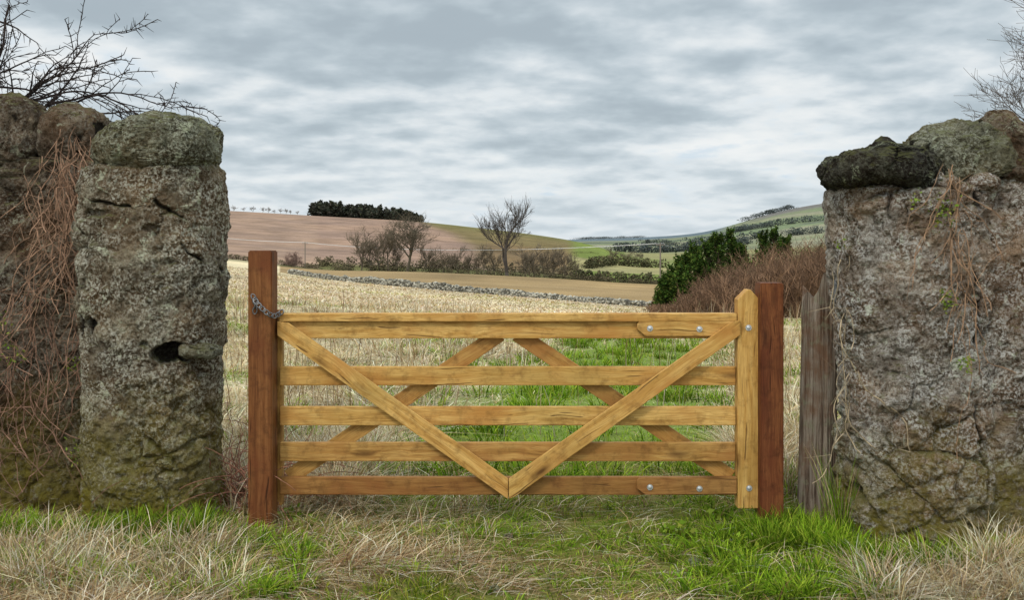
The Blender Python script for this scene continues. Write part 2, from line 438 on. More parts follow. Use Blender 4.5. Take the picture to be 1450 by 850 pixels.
for k in range(9):
    cx=rng.uniform(1.86,1.94); cy=rng.uniform(5.9,6.1); tuft(cx,cy,14,.03,.2,.7,GREEN[:2]+STRAW[2:3],S,.3,.004)
for k in range(190):
    cx,cy=rng.uniform(-1.4,1.8),rng.uniform(4.8,7.5); tuft(cx,cy,40,.07,.03,.10,GREEN,S,1.2,.007)
for k in range(260):
    cy=7*(34/7)**rng.uniform(0,1); cx=.35+(cy-7)*.14+rng.normal(0,1.5)+rng.normal(0,.06*cy); tuft(cx,cy,60,.22,.08,.26,GREEN,S,.9,.008+.0004*cy)
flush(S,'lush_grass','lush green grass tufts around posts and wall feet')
x,y=scatter(150000,4.3,8.5,-.6,.6)
w_=.22+.78*np.maximum(sst(-.9,-1.9,x),np.maximum(sst(1.9,2.4,x),.6*(1-green_mask(x,y))))
w_=np.maximum(w_,.95*np.maximum(np.exp(-((x+.5)/1.1)**2),.35)*sst(-.1,.4,n2(x,y,1.3,3,48)))
nn=sst(-.35,.35,n2(x,y,1.8,3,51)); keep=rng.uniform(0,1,len(x))<w_*(.12+.88*nn)
x,y=x[keep],y[keep]; n=len(x)
blades('dry_litter',x,y,rng.uniform(.06,.24,n),rng.uniform(.003,.0065,n),rng.uniform(.9,2.,n),n2(x,y,1.2,2,54)*5+rng.normal(0,.9,n),pal(n,STRAW+BROWN+BROWN[:2])*.95,'matted dry straw litter lying on the ground',1.)
S=[]
for k in range(95):
    px=rng.uniform(-60,330); py=rng.uniform(778,850); cx,cy=gp(px,py); tuft(cx,cy,40,.13,.12,.32,STRAW+BROWN[2:],S,2.1,.0055)
for k in range(60):
    px=rng.uniform(1220,1520); py=rng.uniform(805,860); cx,cy=gp(px,py); tuft(cx,cy,48,.12,.12,.30,STRAW,S,2.,.0055)
for k in range(14):
    px=rng.uniform(1380,1480); py=rng.uniform(800,820); cx,cy=gp(px,py); tuft(cx,cy,22,.08,.2,.4,STRAW,S,.8,.005)
for k in range(44):
    px=rng.uniform(400,720); py=rng.uniform(700,810); cx,cy=gp(px,py); tuft(cx,cy,24,.15,.08,.28,STRAW+BROWN,S,2.2,.005)
for k in range(75):
    cx=rng.uniform(-2.1,-1.0); cy=rng.uniform(6.5,8.2); tuft(cx,cy,80,.16,.18,.45,STRAW+BROWN[2:],S,1.9,.006)
for k in range(50):
    cx=rng.uniform(1.75,2.8); cy=rng.uniform(6.9,8.8); tuft(cx,cy,80,.14,.2,.5,STRAW,S,1.4,.006)
for k in range(340):
    cy=8*(38/8)**rng.uniform(0,1); cx=rng.uniform(-.45,.42)*cy
    if path_mask(np.array([cx]),np.array([cy]))[0]>.5: continue
    tuft(cx,cy,70,.20+.007*cy,.18,.42,STRAW,S,2.4,.006+.0006*cy)
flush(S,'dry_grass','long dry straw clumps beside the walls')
x,y=scatter(250000,6.9,36,-.56,.56,.85)
g=green_mask(x,y)
keep=(rng.uniform(0,1,len(x))<(1-g*.97))
x,y=x[keep],y[keep]; n=len(x); nn=n2(x,y,.8,3,61); m2=n2(x,y,.6,4,63)
h=rng.uniform(.06,.18,n)*(1+1.1*nn)
c=pal(n,STRAW)*(1.0+.9*m2)[:,None]
gm=(rng.uniform(0,1,n)<(.06+.75*sst(.05,.4,n2(x,y,.45,3,66))))[:,None]; c=np.where(gm,pal(n,GREEN),c)
swirl=n2(x,y,.9,3,62)*8
blades('pale_pasture_grass',x,y,np.maximum(h,.03),np.clip(.003+y*.0007,.006,.022),rng.uniform(.8,2.4,n),swirl+rng.normal(0,.7,n),c,'long pale dry pasture grass behind the gate')
x,y=scatter(100000,32,128,-.55,.3); keep=(y<dyke_y(x)-.5); x,y=x[keep],y[keep]; n=len(x); m2=n2(x,y,.15,4,64)
c=pal(n,STRAW)*L(.88,.84,.88)*(1+.8*m2)[:,None]; gm=(rng.uniform(0,1,n)<.08+.6*sst(.05,.45,n2(x,y,.08,3,68)))[:,None]; c=np.where(gm,c*L(.62,.68,.36),c)
blades('far_pasture_grass',x,y,rng.uniform(.06,.24,n)*(1+.8*m2),.02+y*.0009,rng.uniform(.9,2.2,n),rng.uniform(0,6.28,n),c,'pale dry grass of the open field')
x,y=scatter(2000,9,32,-.32,.3); n=len(x)
keep=(rng.uniform(0,1,n)>path_mask(x,y)*.8); x,y=x[keep],y[keep]; n=len(x)
blades('seed_stalks',x,y,rng.uniform(.4,1.0,n),.004+y*.0003,rng.uniform(.02,.4,n),rng.uniform(0,6.28,n),pal(n,BROWN+STRAW)*.75,'thin upright dry seed stalks standing in the pasture',.5)

# ---------------------------------------------------------------- stone bodies
def ringpts(a,b,n,nu):
    th=np.linspace(0,2*np.pi,6000,endpoint=False)
    x=a*np.sign(np.cos(th))*np.abs(np.cos(th))**(2/n); y=b*np.sign(np.sin(th))*np.abs(np.sin(th))**(2/n)
    x=np.append(x,x[0]);y=np.append(y,y[0]); s=np.append(0,np.cumsum(np.hypot(np.diff(x),np.diff(y))))
    q=np.linspace(0,s[-1],nu,endpoint=False); return np.interp(q,s,x),np.interp(q,s,y)
def stone_body(name,cx,cy,a,b,n,z0,z1,nu,nv,seed,mat,prof=None,shift=None,amp=1.,topr=.04,holes=[],seams=[],crk=.3):
    rx,ry=ringpts(a,b,n,nu)
    zz=np.linspace(z0,z1,nv); m=14
    tx=np.roll(rx,-1)-np.roll(rx,1); ty=np.roll(ry,-1)-np.roll(ry,1); l=np.hypot(tx,ty); nx,ny=ty/l,-tx/l
    P=[];N=[]
    for z in zz:
        s=prof(z) if prof else 1.; dx=shift(z) if shift else 0.
        P.append(np.stack([cx+dx+rx*s,cy+ry*s,np.full(nu,z)],1)); N.append(np.stack([nx,ny,np.zeros(nu)],1))
    s1=prof(z1) if prof else 1.; dx=shift(z1) if shift else 0.
    for k in range(1,m+1):
        f=k/m; sc=(1-f**1.6); up=topr*math.sin(f*math.pi/2)
        P.append(np.stack([cx+dx+rx*s1*sc,cy+ry*s1*sc,np.full(nu,z1+up)],1)); w=min(1,f*2.5)
        N.append(np.stack([nx*(1-w),ny*(1-w),np.full(nu,w*1.4)],1))
    P=np.concatenate(P);N=np.concatenate(N)
    wp=P+.12*np.stack([fbm(P*2.5,3,seed+1),fbm(P*2.5,3,seed+2),fbm(P*2.5,3,seed+3)],1)
    f1,f2,idv=voro(wp*np.array([3.4,3.4,5.6]),seed)
    e=f2-f1
    exposed=sst(.0,.40,fbm(P*1.9+3,3,seed+5))
    edge=1-sst(.0,.13,e)
    gap=edge*exposed*sst(-.1,.3,fbm(P*6,2,seed+15))
    bul=sst(0,.4,e)*exposed
    rdg=1-np.abs(fbm(P*8,3,seed+51))*3.2
    d=.038*fbm(P*1.6,2,seed+20)+.030*fbm(P*4.5,3,seed+6)+.028*fbm(P*12,3,seed+7)+.016*fbm(P*34,3,seed+8)+.028*bul+(idv-.5)*.03*exposed-.03*gap*crk
    crack=gap*crk
    cr2=sst(.91,.985,rdg)*sst(.08,.35,fbm(P*2.2+5,3,seed+53)); d=d-.012*cr2; crack=np.maximum(crack,cr2*.6)
    pk=sst(.38,.62,fbm(P*np.array([7,7,10]),3,seed+17)); d=d-.032*pk; crack=np.maximum(crack,pk*.35)
    for (hx,hz,hw,hh,dep) in holes:
        hq=((P[:,0]-hx)/hw)**2+((P[:,2]-hz)/hh)**2+.9*fbm(P*17,3,seed+30)+.5*fbm(P*6,2,seed+31)
        k=(1-sst(.55,1.0,hq))*(P[:,1]<cy+.1)
        d=d-dep*k
        if dep>0: crack=np.maximum(crack,k*.95)  # hole interior painted near black too, its shade put into the colour
        else: crack=crack*(1-k)
    for (x0,zb0,x1,zb1,wd) in seams:
        A=np.array([x0,zb0]);B=np.array([x1,zb1]);AB=B-A
        q=np.stack([P[:,0],P[:,2]],1)+.07*np.stack([fbm(P*5,5,seed+40),fbm(P*5,5,seed+41)],1)
        tt=np.clip(((q-A)@AB)/(AB@AB),0,1); dd=np.linalg.norm(q-(A+tt[:,None]*AB),axis=1)
        k=(1-sst(wd*.3,wd,dd*(1+1.1*fbm(P*12,3,seed+42))))*(P[:,1]<cy)*sst(-.3,.1,fbm(P*6,3,seed+44))
        d=d-.028*k; crack=np.maximum(crack,k*.85)
    P=P+N*(d*amp)[:,None]
    lo,st=gridfaces(nv+m,nu,True)
    return obj(name,npmesh(name,P,lo,st,mat,None,False,{'crack':crack}))
def rock(name,c,dims,seed,mat,sub=6,rot=0,tilt=0,blocky=.75,rough=1.,tex=1.,shape=None):
    bm=bmesh.new(); bmesh.ops.create_icosphere(bm,subdivisions=sub,radius=1)
    V=np.array([v.co[:] for v in bm.verts]); Fc=[[v.index for v in f.verts] for f in bm.faces]; bm.free()
    Fc=np.array(Fc)
    n=V.copy(); V=np.sign(V)*np.abs(V)**blocky
    V=V*np.array(dims)/2
    if shape is not None: V=shape(V)
    s=max(dims)
    q=V/s*2+seed*3.1
    f1,f2,idv=voro(q*1.5,seed)
    d=s*(.10*fbm(q*1.2,2,seed)+.05*fbm(q*3,3,seed+1))*rough+s*(.022*fbm(q*9,3,seed+2)+.012*fbm(q*26,3,seed+4))*tex+s*.035*(idv-.5)*rough
    V=V+n*d[:,None]
    R=np.array(Matrix.Rotation(rot,3,'Z')@Matrix.Rotation(tilt,3,'Y')); V=V@R.T
    crack=(1-sst(-.46,-.36,fbm(q*3,3,seed+1)))*rough
    me=npmesh(name,V,Fc.ravel(),np.arange(len(Fc))*3,mat,None,False,{'crack':np.clip(crack*.8,0,1)})
    return obj(name,me,c)
def par(o,p):
    o.parent=p; o.matrix_parent_inverse=Matrix.Translation(-Vector(p.location)); return o

LP=empty('stone_gate_pillar',(-2.29,6.5,0)); meta(LP,'rounded rubble gate pillar with lichened capstone and open cracks','pillar')
hx,_,hz=W(244,500,6.2)
sh=stone_body('shaft',-2.265,6.5,.425,.37,2.35,-.25,2.17,430,340,3,M_STL,prof=lambda z:.97+.03*sst(.3,1.9,np.array(z)),topr=.10,
   holes=[(hx,hz,.15,.065,.13),(W(124,462,6.2)[0],W(122,462,6.2)[2],.05,.06,.07)],
   seams=[(-2.15,1.97,-1.9,1.84,.012),(-2.0,1.75,-1.85,1.55,.012),(-2.62,1.15,-2.60,1.5,.018),(-2.5,1.98,-2.3,1.95,.010)],crk=.7)
def capshape(V):
    u=V[:,0]/.37; V=V.copy()
    V[:,2]=np.where(V[:,2]>0,V[:,2]*(1-.62*sst(.15,-1.,u)),V[:,2])
    return V
cap=rock('capstone',(-2.205,6.45,2.335),(.74,.70,.38),4,M_CAPL,6,.0,math.radians(-2),.72,.7,1.2,capshape)
X,_,Z=W(276,500,6.16); jut=rock('jutting_stone',(X+.01,6.24,Z),(.24,.22,.085),93,M_RKG,5,.05,math.radians(4),.7,.9)
LW=empty('stone_wall',(-5,6.8,0)); meta(LW,'dark rubble stone wall draped with dry brown creeper','wall')
lw=stone_body('wall_body',-6.13,6.85,3.5,.35,9,-.25,2.24,1300,240,12,M_STLW,seams=[(-2.72,.1,-2.66,2.1,.03)],crk=.6,topr=.1)
par(sh,LP);par(cap,LP);par(jut,LP);par(lw,LW)
for k,(px,py,w,hh,mt) in enumerate([(103,193,92,88,M_STLW),(20,188,92,100,M_STLW),(-72,185,96,100,M_STLW),(-165,185,96,95,M_STLW),(-258,185,96,95,M_STLW)]):
    X,_,Z=W(px,py,6.7); s=6.7/F
    par(rock('coping_stone',(X,6.75,Z-.01),(w*s,.55,hh*s),20+k,mt,5,rng.uniform(-.3,.3),rng.uniform(-.25,.25),.72,1.),LW)

RP=empty('stone_gate_pillar',(2.30,6.05,0)); meta(RP,'grey rubble gate pillar topped by a dark craggy stone','pillar')
sh=stone_body('shaft',2.325,6.05,.44,.41,2.6,-.25,2.02,420,320,33,M_STR,prof=lambda z:.91+.09*float(sst(.9,2.0,np.array(z))),shift=lambda z:.03*(1-float(sst(.9,2.0,np.array(z)))),topr=.10,
   seams=[(2.62,.1,2.57,2.0,.02)],crk=.45)
par(sh,RP)
X,_,Z=W(1249,236,5.9)
def darkshape(V):
    u=V[:,0]/.33; V=V.copy()
    V[:,2]=np.where(V[:,2]>0,V[:,2]*(.72+.28*np.exp(-((u+.1)/.35)**2)),V[:,2]); return V
par(rock('capstone',(X,5.93,Z-.02),(.68,.66,.33),41,M_RKD,6,.1,math.radians(4),.8,1.35,1.,darkshape),RP)
RW=empty('stone_wall',(5,6.1,0)); meta(RW,'grey rubble stone wall with lichened coping stones','wall')
rw=stone_body('wall_body',6.07,6.12,3.5,.38,9,-.25,2.06,1300,230,52,M_STR,crk=.45,topr=.12); par(rw,RW)
X,_,Z=W(1360,222,5.95); par(rock('coping_stone',(X,5.98,Z-.01),(.52,.6,.42),45,M_RKG,6,.3,math.radians(-14),.68,1.3),RW)
X,_,Z=W(1440,218,5.95); par(rock('coping_stone',(X,6.0,Z-.01),(.52,.6,.44),47,M_RKB,6,-.4,math.radians(26),.68,1.3),RW)
for k,(px,py,w_s) in enumerate([(1312,252,.16),(1395,258,.14),(1340,262,.12)]):
    X,_,Z=W(px,py,5.72); par(rock('packing_stone',(X,5.76,Z),(w_s*1.3,.2,w_s*.8),70+k,M_STR,4,.3,.1,.8),RW)
for k in range(4):
    par(rock('coping_stone',(3.45+.5*k,6.05,2.2),(.5,.5,.36),60+k,[M_RKG,M_RKB][k%2],5,rng.uniform(-.4,.4),rng.uniform(-.2,.2),.8),RW)

# ---------------------------------------------------------------- timber
def board(name,pts,y0,y1,mat,ang=0.,bev=.005):
    Y=6.2; P=[Vector((W(a,b,Y)[0],0,W(a,b,Y)[2])) for a,b in pts]
    c=sum(P,Vector())/len(P); R=Matrix.Rotation(-ang,3,'Y')
    Ri=R.inverted(); bm=bmesh.new()
    fr=[bm.verts.new(Ri@(p-c)+Vector((0,-(y1-y0)/2,0))) for p in P]
    bk=[bm.verts.new(Ri@(p-c)+Vector((0,(y1-y0)/2,0))) for p in P]
    bm.faces.new(fr); bm.faces.new(bk[::-1]); n=len(P)
    for i in range(n): bm.faces.new([fr[i],bk[i],bk[(i+1)%n],fr[(i+1)%n]])
    bmesh.ops.recalc_face_normals(bm,faces=bm.faces)
    bmesh.ops.bevel(bm,geom=bm.edges[:],offset=bev,segments=2,affect='EDGES',profile=.6)
    me=bpy.data.meshes.new(name); bm.to_mesh(me); bm.free(); me.materials.append(mat)
    o=obj(name,me,(c.x,(y0+y1)/2,c.z)); o.rotation_euler=(0,-ang,0); return o
def rect(x0,y0,x1,y1): return [(x0,y0),(x1,y0),(x1,y1),(x0,y1)]
GT=empty('wooden_gate',(0,6.2,.2)); meta(GT,'golden new timber five-bar field gate with crossed braces','gate')
def G(o,lab=None):
    par(o,GT)
    if lab: o['label']=lab
    return o
G(board('top_cap',rect(396,444,1043,455.5),6.190,6.280,M_WOOD))
G(board('rail',rect(395,456,1043,480),6.22,6.255,M_WOOD))
for (a,b,mm) in [(520,547,M_WOOD),(577,604,M_WOOD),(628,655,M_WOODM)]: G(board('rail',rect(395,a,1043,b),6.22,6.255,mm,0,.007))
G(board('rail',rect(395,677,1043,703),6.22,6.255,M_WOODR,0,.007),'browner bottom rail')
G(board('stile',[(1044,424),(1058,410),(1062,410),(1075,424),(1075,720),(1044,720)],6.185,6.285,M_WOOD,math.pi/2,.006),'pointed hanging stile')
G(board('stile',rect(372,440,396,720),6.258,6.325,M_WOODM,math.pi/2,.006))
G(board('splice_plate',[(902,459),(906,454),(1043,454),(1043,476),(914,476),(902,466)],6.192,6.2185,M_WOOD,0,.003))
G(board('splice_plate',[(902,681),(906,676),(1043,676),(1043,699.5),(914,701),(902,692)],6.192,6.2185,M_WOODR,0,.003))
def ang(a,b): return math.atan2(-(b[1]-a[1]),b[0]-a[0])
G(board('brace',[(394,455),(410,457),(719.5,677),(719.5,706),(711,700),(394,475)],6.170,6.1885,M_WOOD,ang((394,460),(720,695)),.004))
G(board('brace',[(1047,453),(1033,457),(720.5,677),(720.5,706),(731,701),(1047,474)],6.170,6.1885,M_WOOD,ang((720,695),(1047,460)),.004))
def strip(a,b,w):
    dx,dy=b[0]-a[0],b[1]-a[1]; l=math.hypot(dx,dy); nx,ny=-dy/l*w/2,dx/l*w/2
    return [(a[0]+nx,a[1]+ny),(b[0]+nx,b[1]+ny),(b[0]-nx,b[1]-ny),(a[0]-nx,a[1]-ny)]
G(board('brace',strip((708,474),(406,680),23),6.257,6.28,M_WOODM,ang((406,680),(708,474)),.004),'rear brace')
G(board('brace',strip((732,474),(1038,680),23),6.257,6.28,M_WOODM,ang((732,474),(1038,680)),.004),'rear brace')
def bolt(px,py,y):
    bm=bmesh.new()
    bmesh.ops.create_uvsphere(bm,u_segments=16,v_segments=8,radius=.0135)
    for v in bm.verts: v.co.y*=.45
    bmesh.ops.create_cone(bm,cap_ends=True,segments=20,radius1=.018,radius2=.018,depth=.004,matrix=Matrix.Rotation(math.pi/2,4,'X'))
    me=bpy.data.meshes.new('bolt'); bm.to_mesh(me); bm.free(); me.materials.append(M_METAL)
    X,_,Z=W(px,py,6.2); G(obj('bolt',me,(X,y,Z)))
for px,py,yy in [(920,465,6.190),(990,466,6.190),(1059,464,6.183),(920,690,6.190),(990,692,6.190),(1060,691,6.183)]: bolt(px,py,yy)
def wpost(px0,px1,pytop,Yf,dep,label,mat):
    Xa=(px0-725)/F*Yf; Xb=(px1-725)/F*Yf; zt=EYE-(pytop-345)/F*Yf
    bm=bmesh.new(); bmesh.ops.create_cube(bm,size=1)
    Lz=zt+.3
    for v in bm.verts: v.co=Vector((v.co.x*Lz,v.co.y*dep,v.co.z*(Xb-Xa)))
    bmesh.ops.bevel(bm,geom=bm.edges[:],offset=.007,segments=2,affect='EDGES')
    me=bpy.data.meshes.new('gate_post'); bm.to_mesh(me); bm.free(); me.materials.append(mat)
    o=obj('gate_post',me,((Xa+Xb)/2,Yf+dep/2,zt-Lz/2)); o.rotation_euler=(0,-math.pi/2,0)
    meta(o,label,'gate post'); return o
wpost(351,385,355,6.10,.15,'tall reddish brown square gate post with chain',M_POST)
wpost(1077,1110,401,6.12,.15,'shorter dark red square gate post beside the hinges',M_POSTR)

def oldpost():
    Yp=6.42; X=(1157-725)/F*Yp; nu,nv=140,160; th=np.linspace(0,2*np.pi,nu,endpoint=False)
    P=[]
    for k in range(nv):
        t=k/(nv-1); z=-.2+t*1.62
        q=np.stack([np.cos(th),np.sin(th),np.full(nu,z*.9)],1)
        q2=np.stack([np.cos(th)*6,np.sin(th)*6,np.full(nu,z*.6)],1)
        r=.125-.025*t+.016*fbm(q*1.6,3,5)+.012*fbm(q2,3,6)-.05*sst(.35,.6,fbm(q2*.5+9,2,8))
        tw=.02*t
        zz=z+(t**10)*(.16*vnoise(np.stack([np.cos(th)*2,np.sin(th)*2,np.zeros(nu)],1),4))
        P.append(np.stack([np.cos(th)*r+tw,np.sin(th)*r,zz],1))
    P.append(np.stack([np.cos(th)*.03+.03,np.sin(th)*.03,np.full(nu,1.36)],1))
    P=np.concatenate(P); lo,st=gridfaces(nv+1,nu,True)
    o=obj('old_post',npmesh('old_post',P,lo,st,M_OLD,None,False),(X,Yp,0)); meta(o,'split weathered grey wooden post beside stone pillar','post')
oldpost()

def chain():
    bm=bmesh.new()
    pts=[W(359,421,6.07),W(364,430,6.06),W(372,438,6.06),W(380,445,6.065),W(388,448,6.09),W(396,445,6.13),W(402,438,6.16)]
    pts=[Vector(p) for p in pts]; cum=[0]
    for a,b in zip(pts,pts[1:]): cum.append(cum[-1]+(b-a).length)
    N=int(cum[-1]/.030)
    def at(s):
        for k in range(len(pts)-1):
            if s<=cum[k+1]: return pts[k].lerp(pts[k+1],(s-cum[k])/(cum[k+1]-cum[k]))
        return pts[-1]
    def linkm(c,d,flip,La=.021,Lb=.0125,r=.0038):
        up=Vector((0,1,0)) if flip else Vector((0,.35,1)); n=d.cross(up).normalized(); u=n.cross(d).normalized()
        if flip: n,u=u,n
        ns,nr=20,8; vs=[]
        for i in range(ns):
            a=i/ns*2*math.pi; ctr=c+d*math.cos(a)*La+u*math.sin(a)*Lb; rad=(d*math.cos(a)+u*math.sin(a)).normalized()
            vs.append([bm.verts.new(ctr+(rad*math.cos(b)+n*math.sin(b))*r) for b in [j/nr*2*math.pi for j in range(nr)]])
        for i in range(ns):
            for j in range(nr): bm.faces.new([vs[i][j],vs[(i+1)%ns][j],vs[(i+1)%ns][(j+1)%nr],vs[i][(j+1)%nr]])
    for k in range(N+1):
        s=k*.030; c=at(s); d=(at(min(s+.01,cum[-1]))-at(max(s-.01,0))).normalized(); linkm(c,d,k%2==0)
    for k in range(3): linkm(Vector(W(361,426+k*7,6.083)),Vector((0.1,0,1)).normalized(),k%2==0)
    bmesh.ops.recalc_face_normals(bm,faces=bm.faces)
    me=bpy.data.meshes.new('chain'); bm.to_mesh(me); bm.free(); me.materials.append(M_IRON)
    for p in me.polygons: p.use_smooth=True
    o=obj('gate_chain',me); meta(o,'short steel chain looped from gate post to gate','chain')
chain()
bm=bmesh.new(); bmesh.ops.create_cone(bm,cap_ends=True,segments=12,radius1=.014,radius2=.014,depth=.13)
bmesh.ops.create_cube(bm,size=1,matrix=Matrix.Translation((.03,.02,-.02))@Matrix.Diagonal((.09,.03,.025,1)))
me=bpy.data.meshes.new('hinge_pin'); bm.to_mesh(me); bm.free(); me.materials.append(M_IRON)
o=obj('hinge_pin',me,W(1184,412,6.05)); meta(o,'old iron hinge pin set in the stone pillar','hinge')

# ---------------------------------------------------------------- trees
def segmesh(name,S,sides,mat,col,jit=.15):
    S=np.array(S); n=len(S); a,b,r0,r1=S[:,:3],S[:,3:6],S[:,6],S[:,7]
    d=b-a; d/=np.linalg.norm(d,axis=1)[:,None]+1e-9
    ref=np.where(np.abs(d[:,2:3])>.9,np.array([[1,0,0]]),np.array([[0,0,1]])); u=np.cross(d,ref); u/=np.linalg.norm(u,axis=1)[:,None]; v=np.cross(d,u)
    V=np.zeros((n,2*sides,3))
    for k in range(sides):
        t=2*math.pi*k/sides; w=u*math.cos(t)+v*math.sin(t)
        V[:,k]=a+w*r0[:,None]; V[:,sides+k]=b+w*r1[:,None]
    q=[]
    for k in range(sides): q+=[k,(k+1)%sides,sides+(k+1)%sides,sides+k]
    lo=((np.arange(n)*2*sides)[:,None]+np.array(q)[None,:]).ravel(); st=np.arange(n*sides)*4
    C=np.repeat((np.array(col)[None,:]*(1+rng.normal(0,jit,(n,1)))),2*sides,axis=0).reshape(-1,3)
    return npmesh(name,V.reshape(-1,3),lo,st,mat,np.clip(C,0.005,1))
def grow(out,pos,d,length,r,lev,maxlev,R,up=.15,spread=.7,kids=(4,6),wig=.18,ratio=.62,t0=.5):
    ns=5 if lev<2 else 3; p=Vector(pos); d=Vector(d).normalized(); pts=[(p.copy(),r)]
    for k in range(ns):
        w=wig*(.4 if lev==0 else 1)
        d=(d+Vector((R.gauss(0,w),R.gauss(0,w),R.gauss(0,w)+up*.3))).normalized()
        q=p+d*length/ns; r2=r*(1-.4*(k+1)/ns) if lev<maxlev else r*(1-.7*(k+1)/ns)
        out.append((lev,*p,*q,pts[-1][1],r2)); p=q; pts.append((p.copy(),r2))
    if lev>=maxlev: return
    nk=R.randint(*kids)
    for k in range(nk):
        t=R.uniform(t0 if lev==0 else .25,1.); i=min(int(t*ns),ns-1); f=t*ns-i
        bp=pts[i][0].lerp(pts[i+1][0],f); br=pts[i][1]*.62
        dd=(pts[i+1][0]-pts[i][0]).normalized()
        if lev==0:
            a=(k+R.uniform(-.3,.3))/nk*2*math.pi; ax=Vector((math.cos(a),math.sin(a),0))
        else: ax=Vector((R.gauss(0,1),R.gauss(0,1),R.gauss(0,1))).cross(dd).normalized()
        nd=(dd*(1-spread*.4)+ax*spread*R.uniform(.6,1.2)+Vector((0,0,up))).normalized()
        grow(out,bp,nd,length*ratio*R.uniform(.8,1.15)*(1.15-.35*t),br,lev+1,maxlev,R,up,spread,kids,wig,ratio)
    grow(out,p,d,length*ratio,pts[-1][1],lev+1,maxlev,R,up,spread,kids,wig,ratio)
def make_tree(seed,height,maxlev=5,kids=(4,5),spread=.75,up=.15,col=(.07,.058,.045),trunkf=.36,thick=.03,wig=.18,mint=.0,width=None,t0=.5,ratio=.68,straight=True):
    R=random.Random(seed); out=[]; grow(out,(0,0,-.3),(0,0,1),height*trunkf,height*thick,0,maxlev,R,up,spread,kids,wig,ratio,t0)
    A=np.array(out)
    if straight:
        zt=A[:,6].max(); sel=A[:,6]>zt*.4
        for ax in (0,1):
            lean=np.sum(A[sel,4+ax]*A[sel,6])/np.sum(A[sel,6]**2)
            A[:,1+ax]-=lean*A[:,3]; A[:,4+ax]-=lean*A[:,6]
    zs=height/A[:,6].max(); A[:,[3,6]]*=zs; xs=zs
    if width: xs=width/(np.percentile(A[:,4],99)-np.percentile(A[:,4],1)); 
    A[:,[1,2,4,5]]*=xs
    A[:,7:9]=np.maximum(A[:,7:9],mint)
    tr=A[A[:,0]<=1][:,1:]; cr=A[A[:,0]>1][:,1:]
    return segmesh('trunk',tr,6,M_TWIG,col),segmesh('crown',cr,3,M_TWIG,tuple(c*1.15 for c in col))
def place_tree(name,meshes,x,y,sc,rot,label,group=None,sx=1.):
    z=Hs(x,y); e=empty(name,(x,y,z)); e.rotation_euler=(0,0,rot); e.scale=(sc*sx,sc*sx,sc)
    meta(e,label,'tree',group)
    for nm,m in zip(('trunk','crown'),meshes):
        o=obj(nm,m); o.parent=e
    return e
def tp(px,Y): return ((px-725)/F*Y,Y)
Tbig=make_tree(19,18,5,(3,4),.6,.28,(.07,.06,.052),.20,.026,.2,.018,11,.35,.74)
x,y=tp(718,217); place_tree('bare_tree',Tbig,x,y,1.,.0,'tall bare tree with heavy pollarded limbs on field edge')
T2=make_tree(26,13.5,5,(3,4),.7,.2,(.10,.085,.06),.19,.030,.24,.02,11,.3,.74)
x,y=tp(577,222); place_tree('bare_tree',T2,x,y,1.0,.0,'gnarled spreading bare tree on the field edge')
Tm=[make_tree(30+k,8,4,(3,4),.6,.25,(.13,.105,.075),.20,.020,.22,.024,5.2,.25,.74) for k in range(5)]
GRP='bare trees along the field edge'
for k,(px,h,Y) in enumerate([(512,9.5,228),(524,11,230),(537,10.5,233),(549,11,226),(562,8.5,231),(603,7.5,232),(628,7,236),(648,7,234),(664,6,238),(686,8,233),(700,7,236),(744,8.5,232),(757,8.5,236),(771,7.5,233),(786,8.5,237),(800,8,234),(812,6.5,235),(615,6,240),(640,5.5,242),(676,6,241),(750,6,243),(779,7,242)]):
    x,y=tp(px,Y); place_tree('bare_tree',Tm[k%5],x,y,h/8,k*1.3,'small leafless brown tree in a field-edge row',GRP)
Tr=make_tree(55,5,4,(5,6),1.0,.1,(.24,.16,.13),.22,.02,.2,.03,5.5,.2)
x,y=tp(415,330); place_tree('bare_tree',Tr,x,y,1.05,.3,'small round reddish bare tree alone below the hill')
for k,px in enumerate([322,331,345,358,372,380,388,397,405,411,421]):
    x,y=tp(px,895); place_tree('bare_tree',Tm[k%5],x,y,rng.uniform(.45,.75),k,'tiny bare tree on the hill crest','trees on the hill crest',sx=1.4)
for k,(px,Y) in enumerate([(868,640),(880,700),(890,650),(905,720),(985,900),(993,900)]):
    x,y=tp(px,Y); place_tree('bare_tree',Tm[k%5],x,y,rng.uniform(.9,1.3),k,'bare tree among the valley hedges','trees in the valley',sx=1.3)
Tr2=make_tree(71,8.8,6,(3,4),.75,.2,(.08,.066,.056),.46,.015,.16,.004,4.4,.75)
x,y=tp(1585,20); place_tree('bare_tree',Tr2,x,y,1.,.0,'bare fine-twigged tree rising beyond the stone wall')

